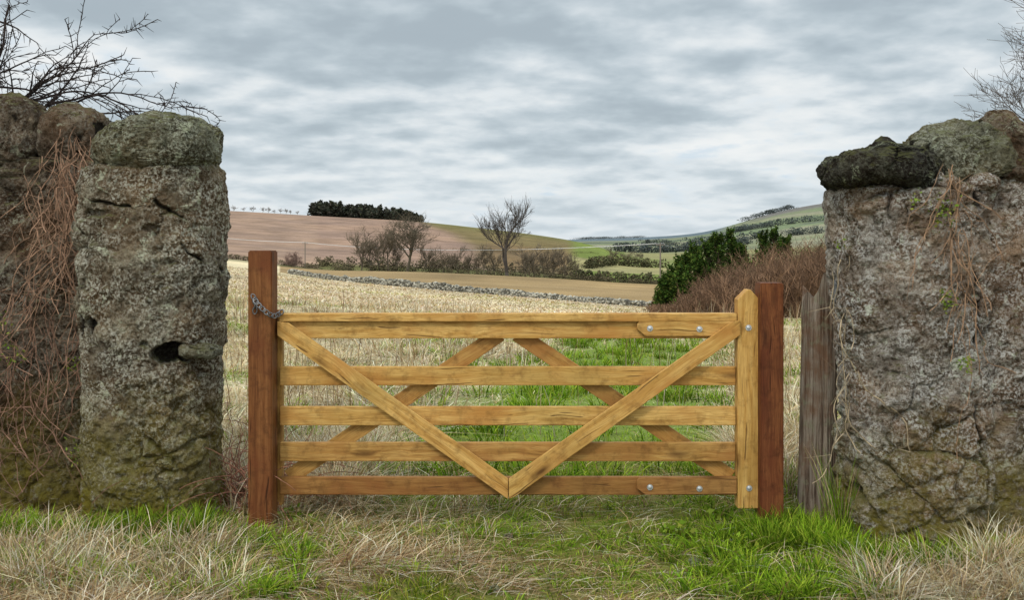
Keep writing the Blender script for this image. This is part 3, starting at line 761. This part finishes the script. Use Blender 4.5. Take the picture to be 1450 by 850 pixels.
def thorn():
    R=random.Random(4); tr=[];cr=[]
    base=Vector(((-70-725)/F*7.5,7.6,0))
    p=base.copy()
    pts=[p,p+Vector((.05,0,.8)),p+Vector((.1,-.05,1.6)),p+Vector((.2,-.1,2.3))]
    for k in range(3): tr.append((*pts[k],*pts[k+1],.07-.012*k,.058-.012*k))
    fork=pts[-1]
    def br(p,d,L_,r,lev):
        n=max(4,int(L_/.05)); last=p.copy(); dd=d.normalized(); rr=r
        for k in range(n):
            dd=(dd+Vector((R.gauss(0,.13),R.gauss(0,.10),R.gauss(0,.13)-.03*(k/n)))).normalized()
            q=last+dd*.05; r2=max(.0030,r*(1-.75*(k+1)/n)); cr.append((*last,*q,rr,r2)); rr=r2
            if lev>0 or k>1:
                for _ in range(R.choice([1,1,2])):
                    ax=Vector((R.gauss(0,1),R.gauss(0,.6),R.gauss(0,1))).cross(dd).normalized()
                    sd=(dd*.6+ax).normalized(); l=R.uniform(.03,.085); e=q+sd*l; cr.append((*q,*e,.0030,.0010))
            if lev<2 and k>1 and R.random()<(.30 if lev==0 else .14):
                ax=Vector((R.gauss(0,1),R.gauss(0,.6),R.gauss(0,1))).cross(dd).normalized()
                br(q,(dd+ax*R.uniform(.5,.9)),L_*R.uniform(.3,.5),r2*.8,lev+1)
            last=q
    for (sx_,sz_,tx_,tz_,L_) in [(-60,190,60,-40,1.15),(-40,185,130,30,1.15),(-20,180,190,90,1.15),(0,170,215,120,1.2),(10,170,170,60,.95),(-30,120,150,5,1.0),(-60,80,110,-30,.8),(20,165,210,120,1.1),(-60,130,90,80,.8),(30,170,140,100,.75),(-10,190,60,90,.6),(-40,150,60,130,.7),(0,160,130,110,.85),(60,160,215,130,.9),(-60,30,60,-10,.6),(-70,150,60,40,.9),(20,185,30,60,.55),(40,165,160,150,.8),(90,165,215,160,.65),(70,165,190,110,.75)]:
        a=Vector(W(sx_,sz_,7.2+R.uniform(-.2,.2))); b=Vector(W(tx_,tz_,7.1+R.uniform(-.3,.3)))
        tr.append((*fork,*a,.03,.016)); br(a,b-a,L_,.011,0)
    e=empty('thorn_tree',base); meta(e,'dark leafless thorn tree overhanging the stone wall','tree')
    for nm,SS,sd in (('trunk',tr,8),('crown',cr,4)):
        A=np.array(SS); A[:,:3]-=np.array(base); A[:,3:6]-=np.array(base)
        o=obj(nm,segmesh(nm,A,sd,M_TWIG,(.034,.026,.023))); o.parent=e
thorn()

def leafmesh(name,pts,size,cols,jit=.15,mat=None,shade=None,elong=.28):
    n=len(pts); u=rng.normal(0,1,(n,3)); u/=np.linalg.norm(u,axis=1)[:,None]; v=np.cross(u,rng.normal(0,1,(n,3))); v/=np.linalg.norm(v,axis=1)[:,None]
    s=(size*rng.uniform(.6,1.3,n))[:,None] if np.isscalar(size) else size[:,None]
    V=np.stack([pts-u*s*.5,pts+v*s*elong,pts+u*s*.5,pts-v*s*elong],1)
    C=pal(n,cols,jit)
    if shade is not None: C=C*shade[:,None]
    return npmesh(name,V.reshape(-1,3),np.arange(4*n),np.arange(n)*4,mat or M_LEAF,np.clip(np.repeat(C,4,0),.003,1))
def vine(name,starts,ylim,label,col,n,dx,length,zmin,seed,leafspots=[]):
    R=random.Random(seed); S=[]
    for k in range(n):
        px,py=R.choice(starts); px+=R.gauss(0,dx); X,_,Z=W(px,py+R.uniform(-10,60),ylim); Yv=ylim-R.uniform(0,.07)
        p=Vector((X,Yv,Z)); d=Vector((R.gauss(0,.3),0,-1)); Lk=R.uniform(.25,1)*length; r=R.uniform(.001,.0032)
        m=int(Lk/.04); f=R.uniform(-.2,.2)
        for j in range(m):
            d=(d+Vector((R.gauss(f*.1,.24),R.gauss(0,.10),R.gauss(-.06,.15)))).normalized()
            if d.z>.1: d.z=-.1
            q=p+d*.04; q.y=min(max(q.y,ylim-.12),ylim+.01)
            if q.z<zmin: break
            S.append((*p,*q,r,r)); 
            if R.random()<.25:
                e=q+Vector((R.gauss(0,.06),-abs(R.gauss(0,.02)),R.gauss(0,.06))); S.append((*q,*e,r*.7,.0006))
            p=q
    e=empty(name,(S[0][0],ylim,zmin)); meta(e,label,'creeper')
    A=np.array(S); b=np.array([S[0][0],ylim,zmin]); A[:,:3]-=b; A[:,3:6]-=b
    o=obj('stem',segmesh('stem',A,4,M_TWIG,col,.3)); o.parent=e
    if leafspots:
        pts=[]
        for (px,py,r_,cnt) in leafspots:
            c=np.array(W(px,py,ylim-.05)); pts.append(c+rng.normal(0,1,(cnt,3))*np.array([r_,.03,r_*1.4]))
        pts=np.concatenate(pts)-b
        o=obj('leaves',leafmesh('leaves',pts,.022,[(.16,.24,.03),(.24,.26,.05),(.11,.17,.02)])); o.parent=e
vine('creeper',[(95,190),(115,200),(75,250),(122,190),(100,230),(110,200)],6.42,'dry brown creeper stems hanging down the stone wall',(.31,.19,.125),85,15,1.4,.35,1,[(12,500,.03,40),(113,640,.04,70),(105,520,.02,30),(5,455,.03,30),(30,505,.02,20)])
vine('creeper',[(20,400),(50,430),(0,450),(80,480),(40,520),(20,560)],6.42,'tangle of reddish dead stems on the lower wall',(.25,.145,.10),75,45,1.0,.0,2)
vine('creeper',[(1345,240),(1360,270),(1350,330),(1362,400)],5.62,'thin dry creeper on the seam of the wall',(.29,.18,.11),32,7,.8,.2,3,[(1337,300,.035,90),(1340,425,.02,70),(1368,515,.02,40),(1300,285,.02,25),(1190,350,.015,14)])
vine('creeper',[(1192,330),(1196,420),(1200,520)],5.72,'wispy dead stems at the pillar corner',(.36,.28,.18),12,6,.7,.1,6)
def bramble():
    R=random.Random(9);S=[]
    for k in range(150):
        p=Vector((R.uniform(-2.0,-1.5),R.uniform(6.4,7.0),0)); d=Vector((R.gauss(0,.6),R.gauss(0,.4),1)).normalized(); r=.004
        for j in range(R.randint(8,20)):
            d=(d+Vector((R.gauss(0,.2),R.gauss(0,.2),-.09))).normalized(); q=p+d*.05
            if q.z<0: break
            S.append((*p,*q,r,r*.95)); r*=.95; p=q
    o=obj('bramble',segmesh('bramble',S,4,M_TWIG,(.25,.12,.08),.3)); meta(o,'dead reddish bramble stems beside the gate post','bramble',kind='stuff')
bramble()
pts=[]
for (px,py) in [(405,735),(425,742),(1095,758),(1110,762),(1010,742),(1150,770),(960,760),(1060,775)]:
    X,Y=gp(px,py); pts.append(np.array([X,Y,.04])+rng.normal(0,1,(26,3))*np.array([.06,.05,.02]))
o=obj('weed_leaves',leafmesh('weed_leaves',np.concatenate(pts),.05,[(.14,.24,.02),(.20,.30,.03),(.24,.28,.04)])); meta(o,'broad leaved weeds around the gate posts','weeds',kind='stuff')

# ---------------------------------------------------------------- thicket & evergreens
def thicket():
    R=random.Random(3);S=[]
    for k in range(620):
        Y=R.uniform(52,72); px=R.uniform(925,1240); x=(px-725)/F*Y
        topy=np.interp(px,[925,945,965,1000,1050,1100,1170,1240],[432,422,410,397,374,360,352,348]); zt=EYE-(topy-345)/F*66
        z0=Hs(x,Y); hgt=max(.6,(zt-z0)*R.choice([R.uniform(.4,.9),R.uniform(.7,1.15)]))
        b=R.uniform(.5,1.6)
        for j in range(7):
            p=Vector((x+R.gauss(0,.2),Y+R.gauss(0,.2),z0)); d=Vector((R.gauss(0,.38),R.gauss(0,.3),1)).normalized(); r=.024
            m=6
            for i in range(m):
                d=(d+Vector((R.gauss(0,.2),R.gauss(0,.2),.02))).normalized(); q=p+d*hgt/m; S.append((*p,*q,r,r*.8,b)); r*=.8
                if i>1:
                    for _ in range(2):
                        dd=(d+Vector((R.gauss(0,.7),R.gauss(0,.7),.1))).normalized(); e=q+dd*hgt*.18; S.append((*q,*e,.010,.006,b))
                p=q
    S=np.array(S); me=segmesh('thicket',S[:,:8],3,M_TWIG,(.15,.092,.058),.3)
    at=me.color_attributes['Col']; c=np.zeros(len(me.vertices)*4,np.float32); at.data.foreach_get('color',c); c=c.reshape(-1,4); c[:,:3]*=np.repeat(S[:,8],6)[:,None]; at.data.foreach_set('color',c.ravel())
    o=obj('thicket',me); meta(o,'dense reddish brown leafless thicket at field side','thicket',kind='stuff')
thicket()
def evergreen(px,Y,hgt,rad,seed,label):
    R=np.random.default_rng(seed); x=(px-725)/F*Y; z=Hs(x,Y); e=empty('evergreen_tree',(x,Y,z)); meta(e,label,'tree','evergreens beside the thicket')
    S=[(0,0,-.2,0,0,hgt*.5,.16,.1),(0,0,hgt*.5,0.1,0,hgt*.9,.1,.03)]
    for k in range(40):
        zz=R.uniform(.15,.9)*hgt; a=R.uniform(0,6.28); rr=rad*(1-zz/hgt)**.7; S.append((0,0,zz,math.cos(a)*rr,math.sin(a)*rr,zz+.3,.05,.015))
    o=obj('trunk',segmesh('trunk',S,5,M_TWIG,(.06,.045,.03))); o.parent=e
    n=80; zz=R.uniform(.05,.92,n)**.85*hgt; a=R.uniform(0,6.28,n); rr=rad*np.clip((1-(zz/hgt)**1.5),.05,1)*R.uniform(.3,1.15,n)
    c=np.stack([np.cos(a)*rr,np.sin(a)*rr,zz],1); m=52
    along=R.uniform(0,1,(n,m,1)); dirv=np.stack([np.cos(a)*.35,np.sin(a)*.35,np.ones(n)],1)[:,None,:]*R.uniform(.5,1.15,(n,1,1))
    P=c[:,None,:]+dirv*along*.75+R.normal(0,1,(n,m,3))*.15*(1.25-along)
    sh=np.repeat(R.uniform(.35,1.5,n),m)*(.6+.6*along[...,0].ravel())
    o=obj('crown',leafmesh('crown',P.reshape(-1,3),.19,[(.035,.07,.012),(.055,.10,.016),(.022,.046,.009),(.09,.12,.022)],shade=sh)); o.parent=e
for k,(px,Y,h,r) in enumerate([(946,60,1.9,.7),(956,62,2.5,.9),(968,70,3.8,1.1),(984,72,4.5,1.2),(1000,74,4.9,1.2),(1016,78,5.6,1.2),(1032,80,6.2,1.2),(1048,81,5.2,1.0),(1080,82,6.0,1.0),(1096,80,6.4,1.1),(1112,82,5.6,1.0),(1140,84,4.6,1.),(1160,84,4.9,1.)]):
    evergreen(px,Y,h,r,100+k,'dark green evergreen behind the brown thicket')

def mass(name,items,label,cols,psz=.13):
    P=[];Z=[];Sh=[]
    for (x,y,h,w) in items:
        z=Hs(x,y); m=46; cz=rng.uniform(.05,1,m)
        prof=np.sqrt(np.clip(1-(cz*1.05-.35)**2/.5,.02,1))
        a=rng.uniform(0,6.28,m); P.append(np.stack([x+np.cos(a)*w*.5*prof*rng.uniform(.2,1,m),y+np.sin(a)*w*.5*prof*rng.uniform(.2,1,m),z+cz*h],1))
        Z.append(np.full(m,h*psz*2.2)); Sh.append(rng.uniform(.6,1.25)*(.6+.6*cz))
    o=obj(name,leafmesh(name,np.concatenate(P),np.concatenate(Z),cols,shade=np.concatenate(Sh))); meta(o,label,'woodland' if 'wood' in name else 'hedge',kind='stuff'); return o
it=[]
for k in range(300):
    px=rng.uniform(440,598); Y=rng.uniform(885,960); x,y=tp(px,Y); h=rng.uniform(7,13)*np.interp(px,[440,452,560,598],[.8,1.1,.95,.5]); it.append((x,y,h,rng.uniform(5,8)))
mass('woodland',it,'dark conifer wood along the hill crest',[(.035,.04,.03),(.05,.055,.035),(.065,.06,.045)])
it=[]
def hedge(pts,n,h0,h1,w):
    for k in range(n):
        t=rng.uniform(0,len(pts)-1); i=min(int(t),len(pts)-2); f=t-i
        px=pts[i][0]*(1-f)+pts[i+1][0]*f; Y=pts[i][1]*(1-f)+pts[i+1][1]*f; x,y=tp(px,Y+rng.normal(0,1)*.004*Y); it.append((x,y,rng.uniform(h0,h1),w))
hedge([(430,224),(560,226),(700,228),(830,231),(945,236)],220,.6,1.4,2.4)
hedge([(450,380),(600,390),(720,400),(820,410)],110,2,4,5)
hedge([(300,335),(400,340),(450,345)],70,1,1.8,3)
mass('hedgerow',it,'low brown hedge following the field edges',[(.12,.095,.06),(.18,.145,.085),(.09,.085,.045)])
it=[]
hedge([(818,300),(860,310),(945,320)],60,1.5,4,4)
hedge([(830,520),(870,600),(945,640)],60,3,6,8)
hedge([(600,560),(700,600),(800,640),(870,760)],50,.8,1.5,6)
mass('hedgerow',it,'bushy green and brown hedge in the valley bottom',[(.09,.085,.045),(.13,.115,.06),(.08,.085,.04)])
it=[]
hedge([(860,1300),(905,1320),(960,1350),(1010,1400),(1060,1500)],110,5,12,20)
hedge([(905,2000),(960,1900),(1010,1750),(1100,1650),(1170,1600)],100,5,14,24)
hedge([(1040,2400),(1100,2300),(1170,2200)],60,8,15,34)
hedge([(815,3400),(860,3420),(910,3400)],120,4,8,60)
hedge([(1050,3300),(1090,3350),(1120,3400)],60,8,16,50)
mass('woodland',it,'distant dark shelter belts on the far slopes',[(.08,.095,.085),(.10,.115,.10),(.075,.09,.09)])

def dyke():
    bm=bmesh.new(); bmesh.ops.create_icosphere(bm,subdivisions=1,radius=1); V0=np.array([v.co[:] for v in bm.verts]); F0=np.array([[v.index for v in f.verts] for f in bm.faces]); bm.free()
    V=[];Cc=[];n=5200
    xs=rng.uniform(-28.5,16,n); ys=dyke_y(xs); gaps=n2(xs,ys,.25,2,91)
    zt=rng.uniform(0,1,n); zb=Hh(xs,ys); hgt=(.62+.3*gaps+ .15*n2(xs,ys,1.2,2,92))*(1-.45*sst(-8,8,xs))
    for k in range(n):
        s=np.array([rng.uniform(.16,.36),rng.uniform(.14,.25),rng.uniform(.09,.2)])*.8
        v=V0*s*(1+rng.normal(0,.12,V0.shape)); a=rng.uniform(0,3); R=np.array([[math.cos(a),-math.sin(a),0],[math.sin(a),math.cos(a),0],[0,0,1]])
        v=v@R.T+np.array([xs[k],ys[k]+rng.uniform(-.28,.28)*(1-.5*zt[k]),zb[k]+zt[k]*hgt[k]]); V.append(v)
        b=rng.choice([.08,.16,.28,.42]); Cc.append(np.tile(np.array([b,b*.95,b*.79]),(len(v),1)))
    V=np.concatenate(V); Fx=(F0[None]+ (np.arange(n)*len(V0))[:,None,None]).reshape(-1,3)
    o=obj('field_wall',npmesh('field_wall',V,Fx.ravel(),np.arange(len(Fx))*3,M_DYKE,np.concatenate(Cc))); meta(o,'low tumbledown drystone wall across the pasture','wall')
dyke()

def pole(px,Y,label):
    x,y=tp(px,Y); z=Hs(x,Y); e=empty('power_pole',(x,y,z)); meta(e,label,'power pole','poles of the overhead line')
    o=obj('shaft',segmesh('shaft',[(0,0,-.5,0,0,8.2,.16,.12)],8,M_TWIG,(.2,.17,.14),.02)); o.parent=e
    o=obj('crossarm',segmesh('crossarm',[(-.8,0,7.8,.8,0,7.8,.07,.07)],6,M_TWIG,(.2,.17,.14),.02)); o.parent=e
    for q in (-.7,.7):
        o=obj('insulator',segmesh('insulator',[(q,0,7.85,q,0,8.1,.07,.04)],6,M_TWIG,(.3,.3,.3),.02)); o.parent=e
    return Vector((x,y,z+8.1))
a=pole(250,330,'slim wooden overhead line pole'); b=pole(432,300,'slim wooden overhead line pole'); c=pole(935,185,'slim wooden overhead line pole behind shrubs')
S=[]
for p,q in ((a,b),(b,c)):
    for off in (-.7,.7):
        last=None
        for k in range(21):
            t=k/20; v=p.lerp(q,t)+Vector((off,0,-4*t*(1-t)*(q-p).length*.012))
            if last: S.append((*last,*v,.025,.025))
            last=v
o=obj('power_line',segmesh('power_line',S,3,M_TWIG,(.75,.76,.77),.0)); meta(o,'thin pale overhead wires crossing the hillside','wire')
for k,(px,py,s) in enumerate([(720,760,.04),(985,800,.055),(1003,797,.04),(965,815,.035),(700,835,.035),(560,790,.03),(1020,812,.03),(725,808,.025)]):
    X,Y=gp(px,py); o=rock('stone',(X,Y,Hs(X,Y)+s*.35),(s*1.4,s,s*.9),80+k,M_RKG,3); meta(o,'small grey stone lying in the grass','stone','stones on the track')

# ---------------------------------------------------------------- world
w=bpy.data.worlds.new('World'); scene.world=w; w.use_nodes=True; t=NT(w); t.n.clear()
SUN_EL,SUN_AZ=math.radians(46),math.radians(212)
sky=t.add('ShaderNodeTexSky',sky_type='NISHITA',sun_disc=False,sun_elevation=SUN_EL,sun_rotation=SUN_AZ)
skc=t.add('ShaderNodeVectorMath',{0:sky.outputs[0],1:(.11,.11,.11)},operation='MULTIPLY').outputs[0]
g=t.add('ShaderNodeTexCoord').outputs['Generated']; sp=t.add('ShaderNodeSeparateXYZ',{0:g})
zc=t.math('MAXIMUM',sp.outputs[2],0.); den=t.math('ADD',zc,.20)
u=t.math('DIVIDE',sp.outputs[0],den); v=t.math('DIVIDE',sp.outputs[1],den)
cv=t.add('ShaderNodeCombineXYZ',{0:u,1:v,2:.3}).outputs[0]
def density(off):
    c1=t.mapping(cv,(1.,1.,1),(5.1+off[0],2.9+off[1],0)); c2=t.mapping(cv,(1.,1.,1),(8.3+off[0],5+off[1],2)); c3=t.mapping(cv,(1,1,1),(1.3+off[0],9+off[1],4))
    a=t.noise(c1,1.7,6,.46,.0); b=t.noise(c2,5.,7,.5,.0); c=t.noise(c3,.8,3,.5,0)
    return t.math('ADD',t.math('MULTIPLY',a,.56),t.math('ADD',t.math('MULTIPLY',b,.22),t.math('MULTIPLY',c,.22))),a,b
s_,n1,n2_=density((0,0))
s2,_,_=density((0,-.10))
relief=t.math('MULTIPLY',t.math('SUBTRACT',s_,s2),.7)
s_=t.math('ADD',s_,relief)
cl=t.ramp(s_,[(.36,(.40,.47,.52)),(.43,(.49,.57,.62)),(.49,(.61,.68,.725)),(.55,(.77,.82,.845)),(.64,(.92,.93,.92))],'B_SPLINE')
hz=t.ramp(zc,[(0,1),(.05,.5),(.12,0)])
cl=t.mix(t.math('MULTIPLY',hz,.5),cl,(.70,.78,.84))
gap=t.math('MULTIPLY',t.ramp(n2_,[(.54,0),(.66,.5)]),t.ramp(n1,[(.52,0),(.62,1)]))
cl=t.mix(gap,cl,(.50,.66,.80))
cl=t.mix(.04,cl,skc)
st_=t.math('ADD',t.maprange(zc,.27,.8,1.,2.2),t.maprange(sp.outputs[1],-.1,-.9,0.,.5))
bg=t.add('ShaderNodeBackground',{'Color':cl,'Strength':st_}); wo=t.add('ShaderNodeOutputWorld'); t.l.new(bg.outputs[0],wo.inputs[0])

sl=bpy.data.lights.new('sun','SUN'); sl.energy=1.5; sl.angle=math.radians(10); sl.color=(1,.92,.80)
so=obj('sun',sl)
sd=Vector((math.sin(SUN_AZ)*math.cos(SUN_EL),math.cos(SUN_AZ)*math.cos(SUN_EL),math.sin(SUN_EL)))
so.rotation_euler=sd.to_track_quat('Z','Y').to_euler(); so.location=(0,0,20)

cam=bpy.data.cameras.new('camera'); cam.lens=36; cam.sensor_width=36; cam.shift_y=-80/1450; cam.clip_end=20000; cam.clip_start=.05
co=obj('camera',cam,(0,0,EYE)); co.rotation_euler=(math.pi/2,0,0); scene.camera=co
scene.view_settings.view_transform='Standard'; scene.view_settings.look='None'; scene.view_settings.exposure=0
